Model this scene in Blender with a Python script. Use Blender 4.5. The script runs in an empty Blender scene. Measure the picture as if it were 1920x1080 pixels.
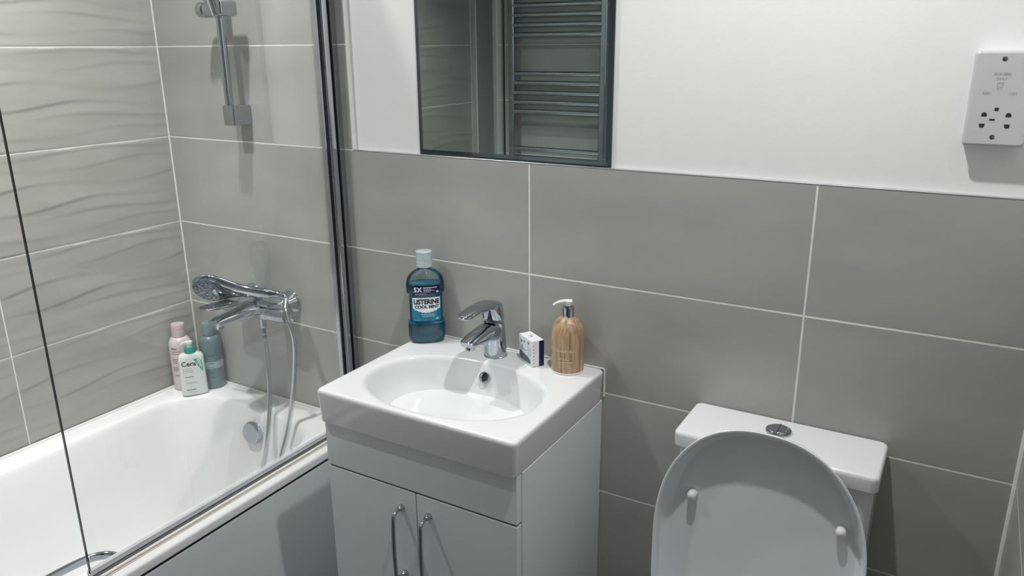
import bpy, bmesh, math, random
from mathutils import Vector, Matrix
PI = math.pi
sc = bpy.context.scene
COL = sc.collection
T = 1.29                      # height of the tile top edge behind the basin above the floor
CEIL = 2.39                   # ceiling height

# ------------------------------------------------------------------ camera
cd = bpy.data.cameras.new('camera'); cam = bpy.data.objects.new('camera', cd); COL.objects.link(cam)
cd.sensor_width = 36.0; cd.lens = 36.0 * 1465.8 / 1920; cd.clip_start = 0.02
R0 = Vector((0.86315297, 0.50488316, -0.00774218))
R1 = Vector((0.14229949, -0.2579307, -0.95562681))
R2 = Vector((-0.48447683, 0.82375042, -0.29447827))
M = Matrix((R0, -R1, -R2)).transposed().to_4x4()
M.translation = Vector((2.02807523, -1.48553137, 0.24051198 + T))
cam.matrix_world = M
sc.camera = cam

# ------------------------------------------------------------------ world, exposure, lights
w = bpy.data.worlds.new('world'); sc.world = w; w.use_nodes = True
w.node_tree.nodes['Background'].inputs[0].default_value = (0.8, 0.9, 1, 1)
w.node_tree.nodes['Background'].inputs[1].default_value = 0.01
sc.view_settings.view_transform = 'Standard'
sc.view_settings.look = 'None'
sc.view_settings.gamma = 1
sc.view_settings.use_curve_mapping = False
sc.view_settings.exposure = 0.37
LIGHT_COLOR = (1.0, 1.0, 0.985)
# downlights: x, y, power
DOWNLIGHTS = [(0.50, -0.37, 31, 150), (1.70, -0.53, 36, 150), (0.38, -0.80, 58, 98)]  # last: beam angle in degrees

# ------------------------------------------------------------------ materials
def pm(name, color, rough=0.5, metal=0.0, spec=0.5, coat=0.0, trans=0.0, ior=1.45, coat_rough=0.03):
    m = bpy.data.materials.new(name); m.use_nodes = True
    b = m.node_tree.nodes['Principled BSDF']
    b.inputs['Base Color'].default_value = (*color, 1)
    b.inputs['Roughness'].default_value = rough
    b.inputs['Metallic'].default_value = metal
    b.inputs['Specular IOR Level'].default_value = spec
    b.inputs['Coat Weight'].default_value = coat
    b.inputs['Coat Roughness'].default_value = coat_rough
    b.inputs['Transmission Weight'].default_value = trans
    b.inputs['IOR'].default_value = ior
    return m

def N(m, t, **kw):
    n = m.node_tree.nodes.new(t)
    for k, v in kw.items(): setattr(n, k, v)
    return n

def L(m, a, b): m.node_tree.links.new(a, b)

def noisy(m, c1, c2, scale=(1, 1, 1), nscale=6.0, detail=4, bump=0.0, bscale=None, rough=None, rand=0.0):
    """colour varied between c1 and c2 by stretched noise in object space, optional fine bump"""
    b = m.node_tree.nodes['Principled BSDF']
    tc = N(m, 'ShaderNodeTexCoord'); mp = N(m, 'ShaderNodeMapping')
    mp.inputs['Scale'].default_value = scale
    L(m, tc.outputs['Object'], mp.inputs['Vector'])
    src = mp.outputs['Vector']
    if rand:
        oi = N(m, 'ShaderNodeObjectInfo'); ad = N(m, 'ShaderNodeVectorMath', operation='ADD')
        ml = N(m, 'ShaderNodeMath', operation='MULTIPLY'); ml.inputs[1].default_value = rand
        L(m, oi.outputs['Random'], ml.inputs[0]); L(m, src, ad.inputs[0]); L(m, ml.outputs[0], ad.inputs[1]); src = ad.outputs[0]
    nz = N(m, 'ShaderNodeTexNoise'); nz.inputs['Scale'].default_value = nscale; nz.inputs['Detail'].default_value = detail
    L(m, src, nz.inputs['Vector'])
    cr = N(m, 'ShaderNodeValToRGB')
    cr.color_ramp.elements[0].position = 0.32; cr.color_ramp.elements[0].color = (*c1, 1)
    cr.color_ramp.elements[1].position = 0.68; cr.color_ramp.elements[1].color = (*c2, 1)
    L(m, nz.outputs['Fac'], cr.inputs['Fac']); L(m, cr.outputs['Color'], b.inputs['Base Color'])
    if bump:
        n2 = N(m, 'ShaderNodeTexNoise'); n2.inputs['Scale'].default_value = bscale or nscale * 8; n2.inputs['Detail'].default_value = 3
        L(m, src, n2.inputs['Vector'])
        bp = N(m, 'ShaderNodeBump'); bp.inputs['Strength'].default_value = bump; bp.inputs['Distance'].default_value = 0.002
        L(m, n2.outputs['Fac'], bp.inputs['Height']); L(m, bp.outputs['Normal'], b.inputs['Normal'])
    return m

CHROME = pm('chrome', (0.50, 0.54, 0.58), 0.06, 1.0)
noisy(CHROME, (0.42, 0.46, 0.50), (0.46, 0.50, 0.54), nscale=20)
CERAMIC = pm('white_ceramic', (0.84, 0.85, 0.86), 0.12, spec=0.5, coat=0.3)
noisy(CERAMIC, (0.79, 0.80, 0.82), (0.82, 0.83, 0.845), nscale=3)
ACRYLIC = pm('bath_acrylic', (0.84, 0.85, 0.85), 0.2, coat=0.2)
noisy(ACRYLIC, (0.86, 0.865, 0.865), (0.89, 0.89, 0.89), nscale=3)
GLOSSW = pm('gloss_white_board', (0.78, 0.80, 0.82), 0.16, coat=0.2)
noisy(GLOSSW, (0.80, 0.84, 0.87), (0.83, 0.865, 0.895), nscale=2.5)
PLASTW = pm('white_plastic', (0.80, 0.80, 0.81), 0.3)
noisy(PLASTW, (0.79, 0.79, 0.80), (0.82, 0.82, 0.83), nscale=6)
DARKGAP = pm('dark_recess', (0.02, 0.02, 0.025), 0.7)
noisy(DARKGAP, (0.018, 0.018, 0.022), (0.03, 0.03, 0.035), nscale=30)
BLACKRUB = pm('black_rubber', (0.01, 0.01, 0.014), 0.35)
noisy(BLACKRUB, (0.008, 0.008, 0.012), (0.016, 0.016, 0.02), nscale=30)
PAINT = pm('white_wall_paint', (0.80, 0.80, 0.80), 0.55, spec=0.3)
noisy(PAINT, (0.80, 0.795, 0.795), (0.83, 0.825, 0.82), nscale=2.0, bump=0.08, bscale=220)
GROUT = pm('pale_grout', (0.74, 0.74, 0.70), 0.85, spec=0.2)
noisy(GROUT, (0.78, 0.78, 0.745), (0.85, 0.85, 0.815), nscale=40)
TILE = pm('grey_tile', (0.40, 0.40, 0.37), 0.33, spec=0.45)
noisy(TILE, (0.365, 0.368, 0.350), (0.428, 0.428, 0.406), scale=(1.0, 1.0, 2.6), nscale=3.0, detail=6, bump=0.05, bscale=60, rand=9.0)
WTILE = pm('rippled_tile', (0.42, 0.42, 0.39), 0.3, spec=0.45)
noisy(WTILE, (0.365, 0.365, 0.338), (0.435, 0.43, 0.40), scale=(1, 0.8, 5.0), nscale=4.0, detail=6, bump=0.04, bscale=60, rand=9.0)
FLOORM = pm('floor_vinyl', (0.22, 0.21, 0.20), 0.45)
noisy(FLOORM, (0.07, 0.07, 0.075), (0.11, 0.11, 0.115), nscale=5, bump=0.05)

POLISH = pm('polished_post', (0.62, 0.64, 0.68), 0.16, 1.0)
noisy(POLISH, (0.50, 0.52, 0.57), (0.56, 0.58, 0.63), nscale=20)

def thin_glass(name, tint, gloss=1.0, rough=0.0, ior=1.45):
    m = bpy.data.materials.new(name); m.use_nodes = True
    nt = m.node_tree; nt.nodes.remove(nt.nodes['Principled BSDF'])
    out = nt.nodes['Material Output']
    tr = N(m, 'ShaderNodeBsdfTransparent'); tr.inputs[0].default_value = (*tint, 1)
    gl = N(m, 'ShaderNodeBsdfGlossy'); gl.inputs['Roughness'].default_value = rough
    gl.inputs['Color'].default_value = (1, 1, 1, 1)
    fr = N(m, 'ShaderNodeFresnel'); fr.inputs['IOR'].default_value = ior
    ml = N(m, 'ShaderNodeMath', operation='MULTIPLY'); ml.inputs[1].default_value = gloss
    mx = N(m, 'ShaderNodeMixShader')
    nz = N(m, 'ShaderNodeTexNoise'); nz.inputs['Scale'].default_value = 3
    L(m, fr.outputs[0], ml.inputs[0]); L(m, ml.outputs[0], mx.inputs[0])
    L(m, tr.outputs[0], mx.inputs[1]); L(m, gl.outputs[0], mx.inputs[2]); L(m, mx.outputs[0], out.inputs['Surface'])
    return m
GLASS = thin_glass('clear_glass', (0.985, 0.993, 0.988), 0.35)
GLASSEDGE = pm('glass_edge', (0.01, 0.022, 0.022), 0.1)
SEALM = pm('clear_seal', (0.62, 0.63, 0.66), 0.2, coat=0.3); noisy(SEALM, (0.58, 0.59, 0.62), (0.66, 0.67, 0.70), nscale=20)
BOTTLECLEAR = thin_glass('clear_bottle_plastic', (0.78, 0.90, 0.92), 1.0, 0.06)
MIRROR = pm('mirror_silver', (0.58, 0.66, 0.64), 0.0, 1.0)
BEVELM = pm('mirror_bevel', (0.09, 0.115, 0.13), 0.08, 1.0)
MIRROREDGE = pm('mirror_edge', (0.02, 0.05, 0.05), 0.12)

def emis(name, color, s):
    m = bpy.data.materials.new(name); m.use_nodes = True
    nt = m.node_tree; nt.nodes.remove(nt.nodes['Principled BSDF'])
    e = N(m, 'ShaderNodeEmission'); e.inputs[0].default_value = (*color, 1); e.inputs[1].default_value = s
    L(m, e.outputs[0], nt.nodes['Material Output'].inputs['Surface'])
    return m
LEDM = emis('led_lens', LIGHT_COLOR, 40)

# ------------------------------------------------------------------ mesh helpers
def link(o): COL.objects.link(o); return o

def tag(o, label=None, cat=None, group=None, kind=None):
    if label: o['label'] = label
    if cat: o['category'] = cat
    if group: o['group'] = group
    if kind: o['kind'] = kind
    return o

def thing(name, label, cat, loc, rotz=0.0, group=None):
    o = bpy.data.objects.new(name, None); link(o)
    o.empty_display_size = 0.05
    o.location = loc; o.rotation_euler = (0, 0, rotz)
    return tag(o, label, cat, group)

def put(name, geo, mat, parent=None, world=True, angle=35, smooth=True, label=None):
    """geo = (verts, faces) -> one mesh object. world=True: verts are in scene space although the object has a parent."""
    me = bpy.data.meshes.new(name)
    if isinstance(geo, bmesh.types.BMesh):
        geo.normal_update(); geo.to_mesh(me); geo.free()
    else:
        me.from_pydata([tuple(v) for v in geo[0]], [], [tuple(f) for f in geo[1]])
        bm = bmesh.new(); bm.from_mesh(me)
        bmesh.ops.remove_doubles(bm, verts=bm.verts, dist=1e-6)
        bmesh.ops.recalc_face_normals(bm, faces=bm.faces); bm.to_mesh(me); bm.free()
    if smooth:
        me.polygons.foreach_set('use_smooth', [True] * len(me.polygons))
        me.set_sharp_from_angle(angle=math.radians(angle))
    me.materials.append(mat)
    o = bpy.data.objects.new(name, me); link(o)
    if smooth and 6 < len(me.polygons) < 700:            # keeps broad flat faces flat beside their rounded edges
        wn = o.modifiers.new('weighted_normals', 'WEIGHTED_NORMAL'); wn.keep_sharp = True; wn.weight = 80
    if parent is not None:
        o.parent = parent
        if world and parent.scale.x == 1:
            o.matrix_parent_inverse = total(parent).inverted()
    if label: o['label'] = label
    return o

def total(o):
    m = Matrix.LocRotScale(o.location, o.rotation_euler, None)
    if o.parent is not None: m = total(o.parent) @ o.matrix_parent_inverse @ m
    return m

def join(*gs):
    V, F = [], []
    for v, f in gs:
        k = len(V); V += [tuple(x) for x in v]; F += [tuple(i + k for i in q) for q in f]
    return V, F

def box(x0, x1, y0, y1, z0, z1, bev=0.0, seg=2):
    bm = bmesh.new(); bmesh.ops.create_cube(bm, size=1)
    for v in bm.verts:
        v.co = Vector(((x0 + x1) / 2 + v.co.x * (x1 - x0), (y0 + y1) / 2 + v.co.y * (y1 - y0), (z0 + z1) / 2 + v.co.z * (z1 - z0)))
    if bev: bmesh.ops.bevel(bm, geom=list(bm.edges), offset=bev, segments=seg, affect='EDGES', profile=0.5)
    bm.verts.index_update()
    g = ([v.co.copy() for v in bm.verts], [[v.index for v in f.verts] for f in bm.faces]); bm.free()
    return g

def loft(loops, cap0=True, cap1=True, closed=True):
    n = len(loops[0]); V = [p for l in loops for p in l]; F = []
    for i in range(len(loops) - 1):
        for j in range(n if closed else n - 1):
            k = (j + 1) % n
            F.append((i * n + j, i * n + k, (i + 1) * n + k, (i + 1) * n + j))
    if cap0: F.append(tuple(range(n - 1, -1, -1)))
    if cap1: F.append(tuple((len(loops) - 1) * n + j for j in range(n)))
    return V, F

def rrect(cx, cy, hx, hy, r, z, k=10):
    r = min(r, hx - 1e-5, hy - 1e-5); P = []
    for qx, qy, a0 in ((1, 1, 0), (-1, 1, PI / 2), (-1, -1, PI), (1, -1, 1.5 * PI)):
        for i in range(k + 1):
            a = a0 + PI / 2 * i / k
            P.append((cx + qx * (hx - r) + r * math.cos(a), cy + qy * (hy - r) + r * math.sin(a), z))
    return P

def rrect_angles(cx, cy, hx, hy, n, z, k=10):
    """superellipse sampled to pair point by point with rrect"""
    P = []
    for q in range(4):
        for i in range(k + 1):
            a = q * PI / 2 + PI / 2 * (i + 0.5) / (k + 1)
            c, s = math.cos(a), math.sin(a)
            P.append((cx + hx * math.copysign(abs(c) ** (2 / n), c), cy + hy * math.copysign(abs(s) ** (2 / n), s), z))
    return P

def sell(cx, cy, hx, hy, n, z, k=48, ph=0.0):
    P = []
    for i in range(k):
        a = 2 * PI * i / k + ph; c, s = math.cos(a), math.sin(a)
        P.append((cx + hx * math.copysign(abs(c) ** (2 / n), c), cy + hy * math.copysign(abs(s) ** (2 / n), s), z))
    return P

def lathe(prof, c=(0, 0, 0), axis='z', seg=40):
    """prof: list of (radius, along)"""
    loops = []
    for r, h in prof:
        l = []
        for i in range(seg):
            a = 2 * PI * i / seg; u, v = r * math.cos(a), r * math.sin(a)
            if axis == 'z': p = (u, v, h)
            elif axis == 'y': p = (u, h, v)
            else: p = (h, u, v)
            l.append((c[0] + p[0], c[1] + p[1], c[2] + p[2]))
        loops.append(l)
    return loft(loops)

def frame(t):
    t = t.normalized(); up = Vector((0, 0, 1)) if abs(t.z) < 0.9 else Vector((1, 0, 0))
    a = t.cross(up).normalized(); b = a.cross(t).normalized()
    return a, b

def lathe_dir(prof, c, d, seg=32):
    c = Vector(c); d = Vector(d).normalized(); a, b = frame(d)
    return loft([[c + d * h + a * (r * math.cos(2 * PI * i / seg)) + b * (r * math.sin(2 * PI * i / seg)) for i in range(seg)] for r, h in prof])

def spline(pts, n=12):
    """Catmull-Rom through points"""
    P = [Vector(p) for p in pts]; P = [2 * P[0] - P[1]] + P + [2 * P[-1] - P[-2]]; out = []
    for i in range(1, len(P) - 2):
        for k in range(n):
            t = k / n
            out.append(0.5 * ((2 * P[i]) + (-P[i - 1] + P[i + 1]) * t + (2 * P[i - 1] - 5 * P[i] + 4 * P[i + 1] - P[i + 2]) * t * t
                              + (-P[i - 1] + 3 * P[i] - 3 * P[i + 1] + P[i + 2]) * t ** 3))
    out.append(P[-2]); return out

def sweep(path, r, seg=14, rad=None, ellipse=(1, 1), up=None):
    """tube along points; rad: optional function of 0..1 giving a radius factor or (fx, fy)"""
    P = [Vector(p) for p in path]; loops = []; a = None
    for i, p in enumerate(P):
        t = (P[min(i + 1, len(P) - 1)] - P[max(i - 1, 0)]).normalized()
        if a is None:
            if up is not None: b = Vector(up); a = t.cross(b).normalized()
            else: a, b = frame(t)
        a = (a - t * a.dot(t)).normalized(); b = a.cross(t).normalized()
        f = rad(i / (len(P) - 1)) if rad else 1.0
        fx, fy = f if isinstance(f, tuple) else (f, f)
        loops.append([p + a * (r * fx * ellipse[0] * math.cos(2 * PI * k / seg)) + b * (r * fy * ellipse[1] * math.sin(2 * PI * k / seg)) for k in range(seg)])
    return loft(loops)

def text_geo(s, size, bold=0.0, align='CENTER', ext=0.0):
    """lettering as flat mesh geometry in the x, y plane"""
    cu = bpy.data.curves.new('lettering', 'FONT'); cu.body = s; cu.size = size; cu.align_x = align; cu.align_y = 'CENTER'
    cu.offset = bold; cu.extrude = ext; cu.resolution_u = 3
    o = bpy.data.objects.new('lettering_tmp', cu); link(o)
    dg = bpy.context.evaluated_depsgraph_get(); dg.update()
    me = bpy.data.meshes.new_from_object(o.evaluated_get(dg))
    g = ([v.co.copy() for v in me.vertices], [list(f.vertices) for f in me.polygons])
    bpy.data.objects.remove(o); bpy.data.curves.remove(cu); bpy.data.meshes.remove(me)
    return g

def rect2(x0, x1, y0, y1, nx=1, ny=1):
    V = [(x0 + (x1 - x0) * i / nx, y0 + (y1 - y0) * j / ny, 0) for j in range(ny + 1) for i in range(nx + 1)]
    F = [(j * (nx + 1) + i, j * (nx + 1) + i + 1, (j + 1) * (nx + 1) + i + 1, (j + 1) * (nx + 1) + i) for j in range(ny) for i in range(nx)]
    return V, F

def mv(g, dx=0, dy=0, dz=0, s=1.0, sx=1.0):
    return [Vector((v[0] * s * sx + dx, v[1] * s + dy, v[2] * s + dz)) for v in g[0]], g[1]

def xf(g, m): return [m @ Vector(v) for v in g[0]], g[1]

# ------------------------------------------------------------------ the room shell
YF = -1.78                     # far wall, behind the photographer
XR = 2.177
DP = 0.012                     # painted wall lies this far behind the tile faces
def structure(name, geo, mat, **k):
    o = put(name, geo, mat, **k); o['kind'] = 'structure'; return o

floor = structure('floor', box(-0.1, XR + 0.1, YF - 0.1, 0.1, -0.08, 0.0), FLOORM, smooth=False)
ceiling = structure('ceiling', box(-0.1, XR + 0.1, YF - 0.1, 0.1, CEIL, CEIL + 0.08), PAINT, smooth=False)
wall_back = structure('wall_back', box(-0.1, XR + 0.1, DP, 0.12, 0.0, CEIL), PAINT, smooth=False)
wall_left = structure('wall_left', box(-0.12, -DP, YF - 0.1, DP, 0.0, CEIL), PAINT, smooth=False)
wall_right = structure('wall_right', box(XR + DP, XR + 0.12, YF - 0.1, DP, 0.0, CEIL), PAINT, smooth=False)
DX0, DX1, DH = 1.30, 2.10, 2.03      # open doorway in which the photographer stands
wall_far = structure('wall_front', join(box(-0.1, DX0, YF - 0.12, YF - DP, 0.0, CEIL), box(DX1, XR + 0.1, YF - 0.12, YF - DP, 0.0, CEIL), box(DX0, DX1, YF - 0.12, YF - DP, DH, CEIL)), PAINT, smooth=False)
structure('door_1', join(box(DX0 - 0.06, DX0, YF - .001, YF + 0.012, 0, DH + 0.06), box(DX1, DX1 + 0.06, YF - .001, YF + 0.012, 0, DH + 0.06), box(DX0, DX1, YF - .001, YF + 0.012, DH, DH + 0.06)), PLASTW, smooth=False)

G = 0.0017                     # half a grout joint
def plain_tile(w, h):
    """tile with its face in the x, z plane looking to -y, lower left corner at the origin, thin bevelled edge"""
    b = 0.0008; t = 0.009
    def L_(i, y): return [(i, y, i), (w - i, y, i), (w - i, y, h - i), (i, y, h - i)]
    return loft([L_(0, t), L_(0, b), L_(b, 0)])

def wave(u, z):
    """height of the ripple relief at u along the tile (m), z up the tile (m); sharp crests that drop on their lower side"""
    H = 0.25
    C = [(-0.02, .006, .52, 0.3), (.030, .008, .46, 1.5), (.068, .010, .55, 4.1), (.102, .009, .40, 2.4), (.150, .012, .50, 5.2), (.196, .009, .43, 0.6), (.232, .007, .50, 3.3), (.275, .006, .52, 0.3)]
    c = [a + b * math.sin(2 * PI * u / l + p) for a, b, l, p in C]
    for i in range(len(c) - 1):
        lo, hi = c[i], c[i + 1]
        if lo <= z < hi:
            d = max(hi - lo, 0.004); t = (z - lo) / d
            amp = 0.0024 * min(1.0, d / 0.045) * (0.55 + 0.45 * math.sin(2 * PI * u / .6 + i * 1.7))
            r = min(1.0, (z - lo) / 0.006)            # rounded foot of the step
            return amp * (1 - t) ** 1.4 * r
    return 0.0

def wave_tile(w, h, u0=0.0):
    nx, nz = max(6, int(w / 0.009)), 62
    V = []
    for j in range(nz + 1):
        for i in range(nx + 1):
            x, z = w * i / nx, h * j / nz
            e = min(x, w - x, z, h - z); e = min(1.0, e / 0.004)
            V.append((x, -wave(u0 + x, z + (0.25 - h if h < .24 else 0)) * e, z))
    n0 = nx + 1
    F = [(j * n0 + i, j * n0 + i + 1, (j + 1) * n0 + i + 1, (j + 1) * n0 + i) for j in range(nz) for i in range(nx)]
    rim = [i for i in range(n0)] + [j * n0 + nx for j in range(1, nz + 1)] + [nz * n0 + i for i in range(nx - 1, -1, -1)] + [j * n0 for j in range(nz - 1, 0, -1)]
    k = len(V); V += [(V[i][0], 0.009, V[i][2]) for i in rim]; n = len(rim)
    F += [(rim[a], k + a, k + (a + 1) % n, rim[(a + 1) % n]) for a in range(n)]
    return V, F

CACHE = {}
def tile_mesh(kind, w, h, u0=0.0):
    key = (kind, round(w, 4), round(h, 4), round(u0, 3))
    if key not in CACHE:
        o = put('tmp', plain_tile(w, h) if kind == 'p' else wave_tile(w, h, u0), TILE if kind == 'p' else WTILE, angle=20 if kind == 'p' else 75)
        o.data.name = 'tile_' + kind; CACHE[key] = o.data; bpy.data.objects.remove(o)
    return CACHE[key]

def lay(wall, name, kind, cells, place):
    for (a0, a1, z0, z1, u0) in cells:
        me = tile_mesh(kind, a1 - a0 - 2 * G, z1 - z0 - 2 * G, u0)
        o = bpy.data.objects.new(name, me); link(o); o.parent = wall
        loc, rz = place(a0 + G, a1 - G, z0 + G)
        o.location = loc; o.rotation_euler = (0, 0, rz)

def rows(z_top, z_bot):
    """joints every 0.25 m counted from the tile top edge T"""
    k = math.ceil((z_top - T) / 0.25 - 1e-6); out = []
    z1 = z_top
    while z1 > z_bot + 0.01:
        z0 = T + (math.ceil((z1 - T) / 0.25 - 1e-6) - 1) * 0.25
        z0 = max(z0, z_bot); out.append((z0, z1)); z1 = z0
    return out

# grout beds: one sheet of mortar under each tiled field, the tiles stand 1 mm proud of it
put('grout', join(box(0, 0.7, 0.0006, DP, 0, CEIL), box(0.7, XR, 0.0006, DP, 0, T - 0.0012)), GROUT, wall_back, smooth=False)
put('grout', box(-DP, -0.0006, YF, 0.0012, 0, CEIL), GROUT, wall_left, smooth=False)
put('grout', box(XR + 0.0006, XR + DP, YF, 0.0012, 0, T - 0.0012), GROUT, wall_right, smooth=False)
put('grout', join(box(0, DX0, YF - DP, YF - 0.0006, 0, CEIL), box(DX1, XR, YF - DP, YF - 0.0006, 0, CEIL)), GROUT, wall_far, smooth=False)
cells = [(x0, x1, z0, z1, 0) for z0, z1 in rows(CEIL, T) for x0, x1 in ((0.001, 0.6), (0.6, 0.70))]
cells += [(x0, x1, z0, z1, 0) for z0, z1 in rows(T, 0.0) for x0, x1 in ((0.001, 0.6), (0.6, 1.2), (1.2, 1.795), (1.795, XR - 0.003))]
lay(wall_back, 'tile', 'p', cells, lambda a0, a1, z: ((a0, 0, z), 0))
cells = [(a0, a1, z0, z1, u0) for z0, z1 in rows(CEIL, T - 0.75) for a0, a1, u0 in ((-0.5395, -0.001, 0.0605), (-1.1395, -0.5395, 0.0), (YF + .001, -1.1395, 0.0))]
lay(wall_left, 'rippled_tile', 'w', cells, lambda a0, a1, z: ((0, a0, z), PI / 2))
cells = [(a0, a1, z0, z1, 0) for z0, z1 in rows(T, 0.0) for a0, a1 in ((-0.6, -0.003), (-1.2, -0.6), (YF, -1.2))]
lay(wall_right, 'tile', 'p', cells, lambda a0, a1, z: ((XR, a1, z), -PI / 2))
cells = [(x0, x1, z0, z1, 0) for z0, z1 in rows(CEIL, 0.0) for x0, x1 in ((0.001, 0.6), (0.6, 1.2), (1.2, DX0), (DX1, XR))]
lay(wall_far, 'tile', 'p', cells, lambda a0, a1, z: ((a1, YF, z), PI))

# thin metal edge along the top of the tiles behind the basin, sealant beads in the corners
TRIMM = pm('brushed_trim', (0.55, 0.57, 0.58), 0.3, 0.8); noisy(TRIMM, (0.52, 0.54, 0.55), (0.6, 0.62, 0.63), nscale=30)
SILICONE = pm('white_sealant', (0.80, 0.80, 0.79), 0.35); noisy(SILICONE, (0.78, 0.78, 0.77), (0.82, 0.82, 0.81), nscale=20)
structure('trim_1', box(0.7, XR, -0.0006, DP, T - 0.0012, T + 0.0010, 0.0004, 1), TRIMM)
structure('trim_2', box(0.70, 0.7025, -0.0005, DP, T, CEIL, 0.0006, 1), SILICONE)
structure('trim_3', sweep([(XR - 0.001, -0.001, 0.0), (XR - 0.001, -0.001, T - .002)], 0.0055, 8), GROUT)
structure('trim_4', sweep([(0.0005, -0.0005, 0.5), (0.0005, -0.0005, CEIL)], 0.0022, 8), GROUT)
# tiled pipe boxing and ledge at the foot of the bath, seen only in the mirror
bx = structure('trim_5', join(box(0.0, 0.030, YF, -1.60, 0.54, CEIL), box(0.0, 0.70, YF, -1.60, 0, 0.54)), TILE, smooth=False)
structure('trim_6', join(box(0.028, 0.0325, -1.602, -1.5975, 0.54, CEIL), box(-0.001, 0.002, -1.602, -1.5985, 0.54, CEIL)), SILICONE, smooth=False)
structure('trim_7', box(0.0285, 0.0325, YF, YF + .004, 0.54, CEIL), SILICONE, smooth=False)

# ------------------------------------------------------------------ downlights in the ceiling
for i, (x, y, pw, beam) in enumerate(DOWNLIGHTS):
    pos = ('above the tap end of the bath', 'above the toilet', 'above the middle of the bath')[i]
    d = thing('ceiling_downlight', 'round recessed ceiling downlight with white rim ' + pos, 'light', (x, y, CEIL), 0, 'recessed ceiling downlights')
    put('rim', lathe([(0.026, -0.002), (0.030, -0.006), (0.042, -0.004), (0.043, 0.0), (0.027, 0.0)], (x, y, CEIL)), PLASTW, d)
    put('lens', lathe([(0.001, -0.0025), (0.025, -0.0025), (0.025, -0.001), (0.001, -0.001)], (x, y, CEIL)), LEDM, d)
    ld = bpy.data.lights.new('downlight_lamp', 'SPOT'); ld.energy = pw; ld.color = LIGHT_COLOR
    ld.spot_size = math.radians(beam); ld.spot_blend = 1.0; ld.shadow_soft_size = 0.022
    lo = bpy.data.objects.new('downlight_lamp', ld); link(lo); lo.parent = d; lo.location = (0, 0, -0.03)

# ------------------------------------------------------------------ bath
BX0, BX1, BY0, BY1, BZ = 0.0035, 0.700, -1.598, -0.002, T - 0.75
bath = thing('bathtub', 'white acrylic bathtub with side panel along the rippled tile wall', 'bathtub', ((BX0 + BX1) / 2, (BY0 + BY1) / 2, 0))
cx, cy, hx, hy = (BX0 + BX1) / 2, (BY0 + BY1) / 2, (BX1 - BX0) / 2, (BY1 - BY0) / 2
icx, icy, ihx, ihy = (0.070 + 0.612) / 2, (-0.090 - 1.50) / 2, (0.612 - 0.070) / 2, (1.50 - 0.090) / 2
def bl(dx, dy0, dy1, z, r):
    # inner loop: inset dx at the sides, dy0 at the tap end, dy1 at the far end
    x0, x1, y0, y1 = 0.070 + dx, 0.612 - dx, -1.50 + dy1, -0.090 - dy0
    return rrect((x0 + x1) / 2, (y0 + y1) / 2, (x1 - x0) / 2, (y1 - y0) / 2, r, z, 12)
k = 12
loops = [rrect(cx, cy, hx, hy, 0.010, BZ - 0.022, k), rrect(cx, cy, hx, hy, 0.010, BZ - 0.006, k), rrect(cx, cy, hx - 0.002, hy - 0.002, 0.010, BZ - 0.0015, k),
         rrect(cx, cy, hx - 0.007, hy - 0.007, 0.010, BZ, k),
         bl(-0.012, -0.012, -0.012, BZ - 0.001, 0.142), bl(-0.004, -0.004, -0.004, BZ - 0.0035, 0.136), bl(0.002, 0.002, 0.002, BZ - 0.010, 0.132), bl(0.006, 0.007, 0.01, BZ - 0.022, 0.13),
         bl(0.016, 0.022, 0.05, BZ - 0.06, 0.13), bl(0.030, 0.042, 0.13, BZ - 0.16, 0.13), bl(0.045, 0.060, 0.24, BZ - 0.28, 0.13),
         bl(0.060, 0.080, 0.30, BZ - 0.34, 0.12), bl(0.090, 0.12, 0.35, BZ - 0.375, 0.10), bl(0.13, 0.18, 0.42, BZ - 0.388, 0.08), bl(0.2, 0.35, 0.6, BZ - 0.39, 0.05)]
put('tub', loft(loops, cap0=False), ACRYLIC, bath, angle=50)
put('side_panel', box(0.60, 0.6975, BY0, BY1, 0.0, BZ - 0.0320, 0.002), GLOSSW, bath, label='plain white bath side panel')
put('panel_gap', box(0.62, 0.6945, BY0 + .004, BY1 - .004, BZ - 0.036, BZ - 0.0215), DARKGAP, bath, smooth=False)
put('sealant', join(sweep([(0.008, -0.0055, BZ + .001), (0.6455, -0.0055, BZ + .001)], 0.0045, 8), sweep([(0.0075, BY0 + .01, BZ + .001), (0.0075, -0.0055, BZ + .001)], 0.0045, 8)), SILICONE, bath)
oc = (0.360, -0.108, T - 0.812)
ov = put('overflow_cover', lathe_dir([(0.001, 0.024), (0.026, 0.0245), (0.0318, 0.022), (0.033, 0.019), (0.0325, 0.010), (0.024, 0.009), (0.020, -0.015)], oc, (0, -1, 0.18), 48), CHROME, bath, label='round chrome overflow cover')
put('waste', lathe([(0.001, 0.006), (0.028, 0.005), (0.034, 0.001), (0.034, -0.004)], (0.345, -0.47, BZ - 0.389)), CHROME, bath, label='chrome bath waste')
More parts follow.
